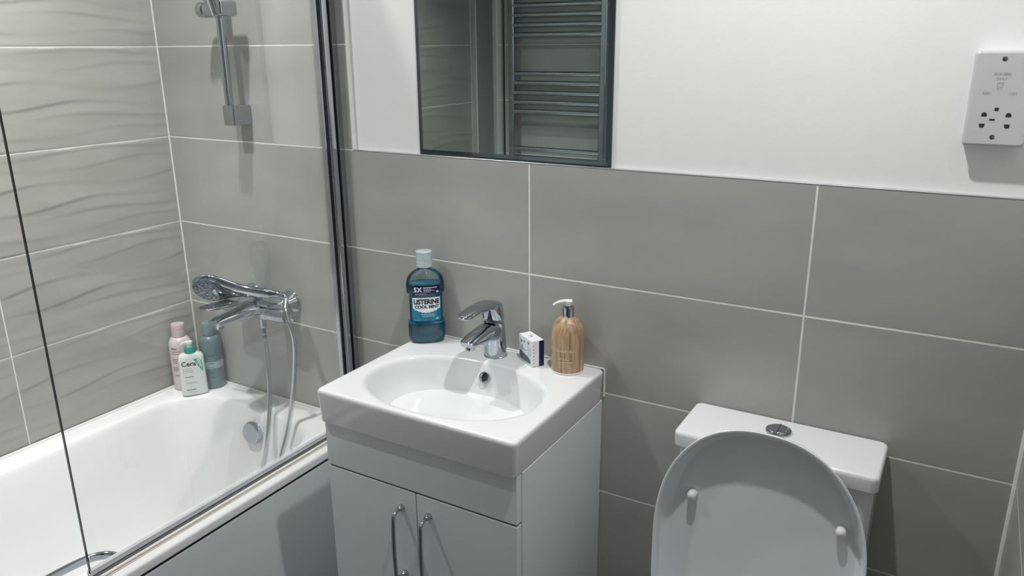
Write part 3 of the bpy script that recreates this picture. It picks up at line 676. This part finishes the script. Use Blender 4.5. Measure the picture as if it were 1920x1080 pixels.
put('collar', lathe([(0.001, 0.1235), (0.0125, 0.1235), (0.0130, 0.1245), (0.0130, 0.1455), (0.0120, 0.147), (0.005, 0.147), (0.0048, 0.150), (0.001, 0.150)], (0, 0, 0), 'z', 36), CHROME, sp, world=False, label='shiny metal collar')
PUMPM = pm('milky_pump', (0.72, 0.75, 0.74), 0.25); noisy(PUMPM, (0.70, 0.73, 0.72), (0.76, 0.79, 0.78), nscale=20)
pu = put('pump', join(lathe([(0.001, 0.149), (0.0065, 0.149), (0.0075, 0.152), (0.0090, 0.157), (0.0085, 0.1605), (0.001, 0.162)], (0, 0, 0), 'z', 28)), PUMPM, sp, world=False, label='milky white pump head')
put('nozzle', sweep(spline([(0.007, -.002, 0.1595), (-0.008, 0.0, 0.1598), (-0.022, 0.001, 0.1570), (-0.033, 0.002, 0.1505)], 6), 0.0062, 14, rad=lambda t: (1.25 - .75 * t, 0.62 - 0.12 * t)), PUMPM, pu, world=False)
CREAM = ink('cream_print', (0.78, 0.66, 0.50))
put('name_lettering', sb.wrap(mv(text_geo('BAYLIS & HARDING', 0.0098, 0.0), -0.0240, 0.0555, 0, 1, 0.85), 0.0005), CREAM, sp, world=False)['kind'] = 'stuff'
put('small_print', sb.wrap(dashes([(-0.026, -0.008, 0.0395, 0.0013), (-0.026, -0.004, 0.0362, 0.0010), (-0.026, 0.004, 0.0305, 0.0018), (-0.026, -0.010, 0.0265, 0.0010), (-0.026, -0.002, 0.0225, 0.0012), (-0.026, 0.004, 0.0185, 0.0010), (-0.016, 0.006, 0.0125, 0.0009)]), 0.0005), CREAM, sp, world=False)['kind'] = 'stuff'

# ------------------------------------------------------------------ small soap carton
p0, p1, p2 = Vector((1.196, -0.040)), Vector((1.2475, -0.0735)), Vector((1.2665, -0.050))
ang = math.atan2((p1 - p0).y, (p1 - p0).x); Lw = (p1 - p0).length; Dw = 0.030; Hh = 0.062
ct = thing('soap_carton', 'small white and navy soap carton beside the tap', 'box', (p1.x, p1.y, SZ), ang)
# local frame: x runs along the long side away from the camera (negative), y across
CARD = ink('white_card', (0.80, 0.82, 0.84), 0.4)
put('carton', box(-Lw, 0, 0, Dw, 0.0003, Hh, 0.0008, 1), CARD, ct, world=False)
put('navy_band', box(-0.0002, 0.0005, Dw * 0.60, Dw + 0.0003, 0.001, Hh - 0.0012), NAVYL, ct, world=False, smooth=False, label='navy stripe on the end')
def on_side(g, off=0.0005): return [( -v[0] * -1, -off, v[1]) for v in g[0]], g[1]
tri = ([(-Lw + 0.003, 0.006, 0), (-0.008, 0.006, 0), (-0.006, 0.014, 0), (-0.018, 0.020, 0), (-0.034, 0.021, 0), (-Lw + 0.003, 0.026, 0)], [(0, 1, 2, 3, 4, 5)])
put('soap_picture', on_side(tri), ink('slate_print', (0.10, 0.12, 0.16)), ct, world=False, smooth=False)
dots = [([(cx_ + r_ * math.cos(2 * PI * i / 14), cz_ + r_ * math.sin(2 * PI * i / 14), 0) for i in range(14)], [tuple(range(14))]) for cx_, cz_, r_ in ((-0.050, 0.048, 0.004), (-0.036, 0.051, 0.003), (-0.016, 0.053, 0.0035), (-0.046, 0.038, 0.003))]
put('side_print', on_side(join(*dots, dashes([(-0.056, -0.026, 0.032, 0.002), (-0.02, -0.004, 0.042, 0.0012), (-0.02, -0.004, 0.036, 0.0012), (-0.02, -0.004, 0.030, 0.0012), (-0.02, -0.006, 0.025, 0.0012)]))), ink('grey_blue_print', (0.22, 0.25, 0.34)), ct, world=False, smooth=False)['kind'] = 'stuff'
def on_top(g): return [(v[0], v[1], Hh + 0.0003) for v in g[0]], g[1]
put('top_print', on_top(join(*[([(cx_ + r_ * math.cos(2 * PI * i / 12), cz_ + r_ * math.sin(2 * PI * i / 12), 0) for i in range(12)], [tuple(range(12))]) for cx_, cz_, r_ in ((-0.030, 0.015, 0.0035), (-0.038, 0.018, 0.0025), (-0.036, 0.011, 0.002))])), ink('grey_print', (0.35, 0.36, 0.38)), ct, world=False, smooth=False)['kind'] = 'stuff'
def on_end(g): return [(0.0006, v[0], v[1]) for v in g[0]], g[1]
put('end_print', on_end(dashes([(0.003, 0.006, z_, 0.0011) for z_ in (0.010, 0.018, 0.026, 0.034, 0.042, 0.050)])), INKD, ct, world=False, smooth=False)['kind'] = 'stuff'

# ------------------------------------------------------------------ bottles on the bath corner
def round_bottle(name, label, loc, rot, R, H, col, capc, bodyfun=None):
    t = thing(name, label, 'bottle', loc, rot)
    s = Body([(0.0, R * .90, R * .90, 2), (0.002, R * .97, R * .97, 2), (0.005, R, R, 2), (H * .66, R, R, 2), (H * .70, R * .985, R * .985, 2), (H * .74, R * .93, R * .93, 2), (H * .775, R * .82, R * .82, 2), (H * .80, R * .66, R * .66, 2), (H * .812, R * .52, R * .52, 2)])
    m = pm(name + '_plastic', col, 0.28, coat=0.2); noisy(m, tuple(c * .96 for c in col), tuple(min(1, c * 1.03) for c in col), nscale=8)
    c = pm(name + '_cap', capc, 0.3); noisy(c, tuple(q * .96 for q in capc), tuple(min(1, q * 1.03) for q in capc), nscale=8)
    put('bottle_body', loft(s.loops()), m, t, world=False)
    rc = R * .60
    put('cap', lathe([(rc * .96, H * .812), (rc, H * .816), (rc, H * .925), (rc * .97, H * .927), (rc * .97, H * .932), (rc, H * .934), (rc * 1.0, H * .985), (rc * .94, H), (0.001, H)], (0, 0, 0), 'z', 40), c, t, world=False)
    return t, s
zr = BZ + 0.0002
pk, ps_ = round_bottle('shampoo_bottle', 'pale pink shampoo bottle with pink cap in the bath corner', (0.0385, -0.0875, zr), math.radians(50), 0.0325, 0.205, (0.72, 0.62, 0.63), (0.62, 0.47, 0.50))
put('print', ps_.wrap(dashes([(-0.026, -0.008, 0.135, 0.004), (-0.026, 0.002, 0.126, 0.0015), (-0.026, -0.004, 0.119, 0.0018), (-0.026, -0.008, 0.102, 0.0018), (-0.026, 0.006, 0.096, 0.0014), (-0.026, -0.002, 0.090, 0.0014), (-0.026, 0.002, 0.076, 0.0014), (-0.026, -0.004, 0.071, 0.0014), (-0.026, 0.0, 0.066, 0.0014), (-0.022, -0.004, 0.050, 0.0022)]), 0.0004), INKD, pk, world=False)['kind'] = 'stuff'
bb, bs_ = round_bottle('conditioner_bottle', 'slate blue conditioner bottle with grey cap in the bath corner', (0.1085, -0.0350, zr), math.radians(46), 0.0325, 0.205, (0.15, 0.215, 0.245), (0.16, 0.225, 0.255))
put('pale_band', bs_.wrap(rect2(-0.050, 0.052, 0.066, 0.088, 30, 2), 0.0004), ink('pale_band_print', (0.36, 0.46, 0.49)), bb, world=False, label='paler blue band')
put('print', bs_.wrap(dashes([(-0.008, 0.012, 0.108, 0.0018), (-0.008, 0.010, 0.083, 0.0022), (-0.008, 0.008, 0.071, 0.0018), (-0.008, 0.006, 0.052, 0.002), (-0.008, 0.008, 0.038, 0.002)]), 0.0008), INKD, bb, world=False)['kind'] = 'stuff'

cv = thing('cleanser_bottle', 'white cleanser pump bottle with green cap in front of the pink bottle', 'bottle', (0.1040, -0.1040, zr), math.radians(52))
cb = Body([(0.0, 0.0335, 0.0155, 4.0), (0.002, 0.0365, 0.0178, 4.0), (0.005, 0.0372, 0.0184, 4.0), (0.112, 0.0360, 0.0182, 3.8), (0.120, 0.0348, 0.0178, 3.4), (0.126, 0.0310, 0.0170, 3.0), (0.1295, 0.0230, 0.0165, 2.6), (0.131, 0.0160, 0.0145, 2.2)])
CW = pm('cleanser_white', (0.78, 0.81, 0.79), 0.28); noisy(CW, (0.76, 0.79, 0.77), (0.80, 0.83, 0.81), nscale=8)
GREEN = pm('green_plastic', (0.01, 0.33, 0.24), 0.3); noisy(GREEN, (0.008, 0.30, 0.22), (0.015, 0.37, 0.27), nscale=10)
put('bottle_body', loft(cb.loops()), CW, cv, world=False)
put('cap', lathe([(0.0150, 0.130), (0.0158, 0.1312), (0.0155, 0.147), (0.0145, 0.1485), (0.0105, 0.150), (0.001, 0.150)], (0, 0, 0), 'z', 40), GREEN, cv, world=False, label='green screw collar')
pp = put('pump', join(lathe([(0.001, 0.149), (0.0085, 0.149), (0.0085, 0.158), (0.0105, 0.160), (0.0100, 0.166), (0.006, 0.1685), (0.001, 0.169)], (0, 0, 0), 'z', 28)), PUMPM, cv, world=False, label='white pump head')
put('nozzle', sweep(spline([(0.006, 0, 0.1645), (-0.008, 0, 0.1645), (-0.018, 0, 0.162), (-0.024, 0, 0.1565)], 6), 0.0058, 14, rad=lambda t: (1.2 - .6 * t, 0.75 - 0.2 * t)), PUMPM, pp, world=False)
put('name_lettering', cb.wrap(mv(text_geo('Cera', 0.0205, 0.0004, 'LEFT'), -0.0290, 0.1010, 0), 0.0004), INKD, cv, world=False)['kind'] = 'stuff'
sw = []
V = [(0.004, 0.1150), (0.014, 0.1160), (0.022, 0.1145), (0.0275, 0.1090), (0.0295, 0.0980), (0.0300, 0.0850), (0.0290, 0.0720), (0.0255, 0.0780), (0.0205, 0.0880), (0.0150, 0.0980), (0.0105, 0.1075), (0.0075, 0.1120)]
put('green_swoosh', cb.wrap(([(a, b, 0) for a, b in V], [tuple(range(len(V)))]), 0.0004), ink('green_print', (0.02, 0.42, 0.28)), cv, world=False)
put('swoosh_lettering', cb.wrap(mv(text_geo('Ve', 0.0150, 0.0003), 0.0205, 0.1035, 0), 0.0007), ink('mint_print', (0.35, 0.70, 0.55)), cv, world=False)
put('green_print', cb.wrap(dashes([(-0.026, 0.000, 0.0865, 0.0014), (-0.026, 0.002, 0.0800, 0.0014), (-0.026, 0.004, 0.0745, 0.0010), (-0.022, -0.014, 0.0505, 0.0012), (-0.022, 0.008, 0.0425, 0.0010), (-0.022, 0.010, 0.0390, 0.0010), (-0.022, 0.006, 0.0110, 0.0009)]), 0.0004), ink('grey_green_print', (0.25, 0.48, 0.42)), cv, world=False)['kind'] = 'stuff'
put('dark_print', cb.wrap(dashes([(-0.022, 0.002, 0.0600, 0.0019), (-0.022, 0.004, 0.0190, 0.0019)]), 0.0004), INKD, cv, world=False)['kind'] = 'stuff'

# ------------------------------------------------------------------ mirror
mr = thing('wall_mirror', 'frameless wall mirror standing on the tile edge above the basin', 'mirror', (1.145, DP, T + 0.002))
mx0, mx1, mz0, mz1 = 0.902, 1.3875, T + 0.0025, T + 0.70
yb, ym, bw, bd = DP - 0.0005, 0.0055, 0.0105, 0.0018
def mrect(i, y): return [(mx0 + i, y, mz0 + i), (mx1 - i, y, mz0 + i), (mx1 - i, y, mz1 - i), (mx0 + i, y, mz1 - i)]
put('mirror_glass', (mrect(bw, ym), [(0, 1, 2, 3)]), MIRROR, mr, smooth=False)
put('bevel', ([*mrect(bw, ym), *mrect(0, ym + bd)], [(0, 4, 5, 1), (1, 5, 6, 2), (2, 6, 7, 3), (3, 7, 4, 0)]), BEVELM, mr, smooth=False, label='darker bevelled border')
put('edge', loft([mrect(0, ym + bd + 0.0001), mrect(-0.0006, ym + bd + 0.0006), mrect(-0.0006, yb)]), MIRROREDGE, mr, smooth=False, label='dark green glass edge')

# ------------------------------------------------------------------ shaver socket
sk = thing('shaver_socket', 'white shaver socket plate on the painted wall above the toilet', 'socket', (2.052, DP, T + 0.155))
kx0, kx1, kz0, kz1 = 2.0095, 2.0955, T + 0.084, T + 0.2295
put('back_box', loft([rrect(0, 0, 0.0415, 0.071, 0.004, 0, 5), rrect(0, 0, 0.0425, 0.072, 0.004, 0.022, 5)]) and
    xf(loft([rrect(0, 0, 0.0425, 0.0722, 0.005, 0, 5), rrect(0, 0, 0.0415, 0.0712, 0.005, 0.026, 5)]), Matrix.Translation((2.0525, DP - 0.0003, T + 0.1555)) @ Matrix.Rotation(PI / 2, 4, 'X')), PLASTW, sk)
SOCK = pm('socket_plate', (0.74, 0.75, 0.76), 0.25, coat=0.2); noisy(SOCK, (0.54, 0.55, 0.56), (0.57, 0.58, 0.59), nscale=8)
py = DP - 0.0263
Mp = Matrix.Translation((2.0525, py, T + 0.1567)) @ Matrix.Rotation(PI / 2, 4, 'X')
pl = put('face_plate', xf(loft([rrect(0, 0, 0.0430, 0.0728, 0.005, 0, 6), rrect(0, 0, 0.0430, 0.0728, 0.005, 0.0045, 6), rrect(0, 0, 0.0405, 0.0703, 0.005, 0.0075, 6), rrect(0, 0, 0.0385, 0.0683, 0.005, 0.0080, 6)]), Mp), SOCK, sk)
fy = py - 0.0080
def on_plate(g, off=0.0003): return [(v[0] , fy - off, v[1]) for v in g[0]], g[1]
def pin(cx_, cz_, up):
    P = [(-0.0038, 0), (0.0038, 0)] + [(0.0038 * math.cos(a) , 0.0028 + 0.0038 * math.sin(a)) for a in [PI * i / 8 for i in range(9)]]
    return [(cx_ + a, cz_ + (b if up else -b), 0) for a, b in P], [tuple(range(len(P)))]
Z0 = T
put('pin_holes', on_plate(join(pin(2.0345, Z0 + 0.1300, True), pin(2.0335, Z0 + 0.1190, False), pin(2.0675, Z0 + 0.1300, True), pin(2.0675, Z0 + 0.1190, False), rect2(2.0475, 2.0530, Z0 + 0.1390, Z0 + 0.1440), rect2(2.0425, 2.0500, Z0 + 0.1240, Z0 + 0.1268))), DARKGAP, pl, smooth=False, label='black pin openings')['kind'] = 'stuff'
SCREW = pm('screw_steel', (0.25, 0.25, 0.25), 0.35, 1.0); noisy(SCREW, (0.12, 0.12, 0.12), (0.35, 0.35, 0.35), nscale=200)
for z_ in (Z0 + 0.2175, Z0 + 0.0985):
    put('screw', lathe([(0.0036, 0.0), (0.0036, -0.0004), (0.0005, -0.0007)], (2.0503, fy, z_), 'y', 18), SCREW, pl)
GREYP = ink('grey_print_socket', (0.36, 0.37, 0.38))
put('lettering', on_plate(join(mv(text_geo('SHAVERS', 0.0058, 0.0001), 2.0505, Z0 + 0.1945), mv(text_geo('ONLY', 0.0058, 0.0001), 2.0500, Z0 + 0.1878), mv(text_geo('230V', 0.0056, 0.0001), 2.0335, Z0 + 0.1655), mv(text_geo('115V', 0.0056, 0.0001), 2.0680, Z0 + 0.1655))), GREYP, pl, smooth=False)['kind'] = 'stuff'
# little shaver symbol
ic = join(rect2(2.0455, 2.0462, Z0 + 0.1715, Z0 + 0.1815), rect2(2.0455, 2.0535, Z0 + 0.1808, Z0 + 0.1815), rect2(2.0528, 2.0535, Z0 + 0.1750, Z0 + 0.1815), rect2(2.0475, 2.0535, Z0 + 0.1745, Z0 + 0.1752), rect2(2.0475, 2.0482, Z0 + 0.1700, Z0 + 0.1750), rect2(2.0515, 2.0522, Z0 + 0.1700, Z0 + 0.1745), rect2(2.0478, 2.0510, Z0 + 0.1778, Z0 + 0.1784))
put('symbol', on_plate(ic), GREYP, pl, smooth=False)['kind'] = 'stuff'

# ------------------------------------------------------------------ toilet
CXT = 1.787
to = thing('toilet', 'white close coupled toilet with its lid raised against the cistern', 'toilet', (CXT, -0.35, 0))
ch, cw = T - 0.471, 0.183
def cist(hx_, y0, y1, z, r): return rrect(CXT, (y0 + y1) / 2, hx_, (y1 - y0) / 2, r, z, 8)
put('cistern', loft([cist(0.155, -0.125, -0.004, 0.40, 0.03), cist(0.170, -0.138, -0.003, 0.46, 0.03), cist(0.1745, -0.142, -0.003, 0.60, 0.025), cist(0.1765, -0.1435, -0.003, ch - 0.0345, 0.022)]), CERAMIC, to)
put('cistern_lid', loft([cist(0.172, -0.139, -0.003, ch - 0.0345, 0.014), cist(0.172, -0.139, -0.003, ch - 0.0315, 0.014), cist(0.1815, -0.1505, -0.0015, ch - 0.0315, 0.014), cist(0.1830, -0.1520, -0.0015, ch - 0.0300, 0.014), cist(0.1838, -0.1530, -0.0015, ch - 0.008, 0.014), cist(0.1825, -0.1515, -0.0020, ch - 0.003, 0.013), cist(0.1800, -0.1485, -0.0040, ch - 0.0005, 0.012), cist(0.1770, -0.1455, -0.0060, ch, 0.011), cist(0.12, -0.110, -0.035, ch + 0.0008, 0.01)]), CERAMIC, to, angle=50)
fb = put('flush_button', lathe([(0.001, 0.008), (0.018, 0.0075), (0.0205, 0.006), (0.0215, 0.004), (0.0235, 0.0045), (0.0245, 0.0025), (0.0245, -0.002), (0.001, -0.002)], (1.7815, -0.060, ch + 0.0012), 'z', 40), CHROME, to, label='round chrome dual flush button')
put('button_split', box(1.7810, 1.7820, -0.080, -0.040, ch + 0.0086, ch + 0.0096), DARKGAP, fb, smooth=False)
# lid: D-shaped dish standing upright, leaning on the cistern
def dshape(hw, top, bot, inset, y, n=2.25, k=40):
    """outline in the x, z plane, local: z up from the hinge"""
    a = hw - inset; t = top - inset; sh = top - 0.235; P = []
    for i in range(k + 1):
        th = PI * i / k; c, s = math.cos(th), math.sin(th)
        P.append((a * math.copysign(abs(c) ** (2 / n), c), y, sh + (t - sh) * abs(s) ** (2 / n)))
    for f in (0.75, 0.5, 0.25):
        P.append((-(a - 0.012 * (1 - f) ** 1.5), y, (bot + inset) + (sh - bot - inset) * f))
    P.append((-(a - 0.020) + 0.0, y, bot + inset)); P.append((0, y, bot + inset)); P.append((a - 0.020, y, bot + inset))
    for f in (0.25, 0.5, 0.75): P.append(((a - 0.012 * (1 - f) ** 1.5), y, (bot + inset) + (sh - bot - inset) * f))
    return P
LT = 0.4635
lid_l = [dshape(0.1885, LT, 0, 0.09, 0.019), dshape(0.1885, LT, 0, 0.050, 0.017), dshape(0.1885, LT, 0, 0.030, 0.012), dshape(0.1885, LT, 0, 0.016, 0.005), dshape(0.1885, LT, 0, 0.0045, -0.013), dshape(0.1885, LT, 0, 0.0008, -0.0235), dshape(0.1885, LT, 0, 0.0, -0.0262), dshape(0.1885, LT, 0, 0.0008, -0.0272), dshape(0.1885, LT, 0, 0.0042, -0.0272),
         dshape(0.1885, LT, 0, 0.0052, -0.0262), dshape(0.1885, LT, 0, 0.0072, -0.012), dshape(0.1885, LT, 0, 0.0100, 0.002), dshape(0.1885, LT, 0, 0.0135, 0.0062), dshape(0.1885, LT, 0, 0.021, 0.0082), dshape(0.1885, LT, 0, 0.07, 0.0085), dshape(0.1885, LT, 0, 0.13, 0.009)]
Ml = Matrix.Translation((1.7862, -0.2190, T - 0.872)) @ Matrix.Rotation(math.radians(-5.2), 4, 'X')
LIDM = pm('lid_plastic', (0.74, 0.76, 0.79), 0.25); noisy(LIDM, (0.80, 0.83, 0.865), (0.82, 0.85, 0.885), nscale=4)
lid = put('lid', xf(loft(lid_l), Ml), LIDM, to, angle=50, label='raised D shaped toilet lid')
for x_, z_ in ((-0.126, 0.300), (0.138, 0.307)):
    put('buffer', xf(lathe([(0.0088, 0.0085), (0.0088, -0.004), (0.0080, -0.008), (0.0052, -0.0108), (0.001, -0.0118)], (x_, 0, z_), 'y', 24), Ml), PLASTW, lid, label='small white rubber buffer')
for x_ in (-0.075, 0.075):
    put('hinge', lathe([(0.001, x_ - 0.03), (0.011, x_ - 0.03), (0.012, x_ - 0.027), (0.012, x_ + 0.027), (0.011, x_ + 0.03), (0.001, x_ + 0.03)], (1.7815, -0.214, T - 0.880), 'x', 24), CHROME, to)
def pan(hx_, hy_, yc, z, n=2.3): return sell(CXT, yc, hx_, hy_, n, z, 56)
put('pan', loft([pan(0.115, 0.24, -0.30, 0.0, 3), pan(0.112, 0.235, -0.30, 0.06, 3), pan(0.118, 0.235, -0.305, 0.18, 2.8), pan(0.150, 0.245, -0.325, 0.29, 2.5), pan(0.178, 0.258, -0.345, 0.365, 2.4), pan(0.182, 0.262, -0.35, 0.392, 2.4), pan(0.178, 0.258, -0.35, 0.400, 2.4),
                 pan(0.135, 0.165, -0.41, 0.400), pan(0.128, 0.158, -0.41, 0.385), pan(0.105, 0.135, -0.41, 0.30), pan(0.06, 0.08, -0.39, 0.22), pan(0.02, 0.03, -0.38, 0.205)]), CERAMIC, to, angle=60)
put('seat', loft([pan(0.186, 0.215, -0.4075, 0.402, 2.4), pan(0.188, 0.217, -0.4075, 0.410, 2.4), pan(0.182, 0.211, -0.4075, 0.4215, 2.4), pan(0.135, 0.160, -0.415, 0.4215), pan(0.126, 0.152, -0.415, 0.414), pan(0.124, 0.150, -0.415, 0.402)]), LIDM, to, angle=50)

# ------------------------------------------------------------------ heated towel rail on the far wall (seen in the mirror)
tr = thing('towel_radiator', 'chrome ladder towel radiator on the tiled wall, seen in the mirror', 'radiator', (0.395, YF + 0.06, T - 0.40))
yr = -1.703
for x_ in (0.158, 0.612):
    put('post', box(x_ - 0.016, x_ + 0.016, yr - 0.022, yr + 0.016, T - 0.42, T + 0.80, 0.008, 4), CHROME, tr)
bars = [T + z_ for z_ in (0.74, 0.70, 0.66, 0.62, 0.58, 0.417, 0.3765, 0.335, 0.2935, 0.126, 0.085, 0.0425, 0.0, -0.0415, -0.2115, -0.252, -0.292, -0.332, -0.372)]
me = None
for z_ in bars:
    if me is None:
        o = put('rail', lathe([(0.011, 0.165), (0.011, 0.605)], (0, 0, 0), 'x', 20), CHROME, tr, world=False); me = o.data
    else:
        o = bpy.data.objects.new('rail', me); link(o); o.parent = tr
    o.location = Vector((0, yr + 0.004, z_)) - Vector(tr.location)
for x_ in (0.158, 0.612):
    for z_ in (T - 0.30, T + 0.66):
        put('wall_bracket', lathe([(0.008, yr - 0.02), (0.008, YF + 0.006), (0.018, YF + 0.006), (0.018, YF + 0.0005)], (x_, 0, z_), 'y', 20), CHROME, tr)
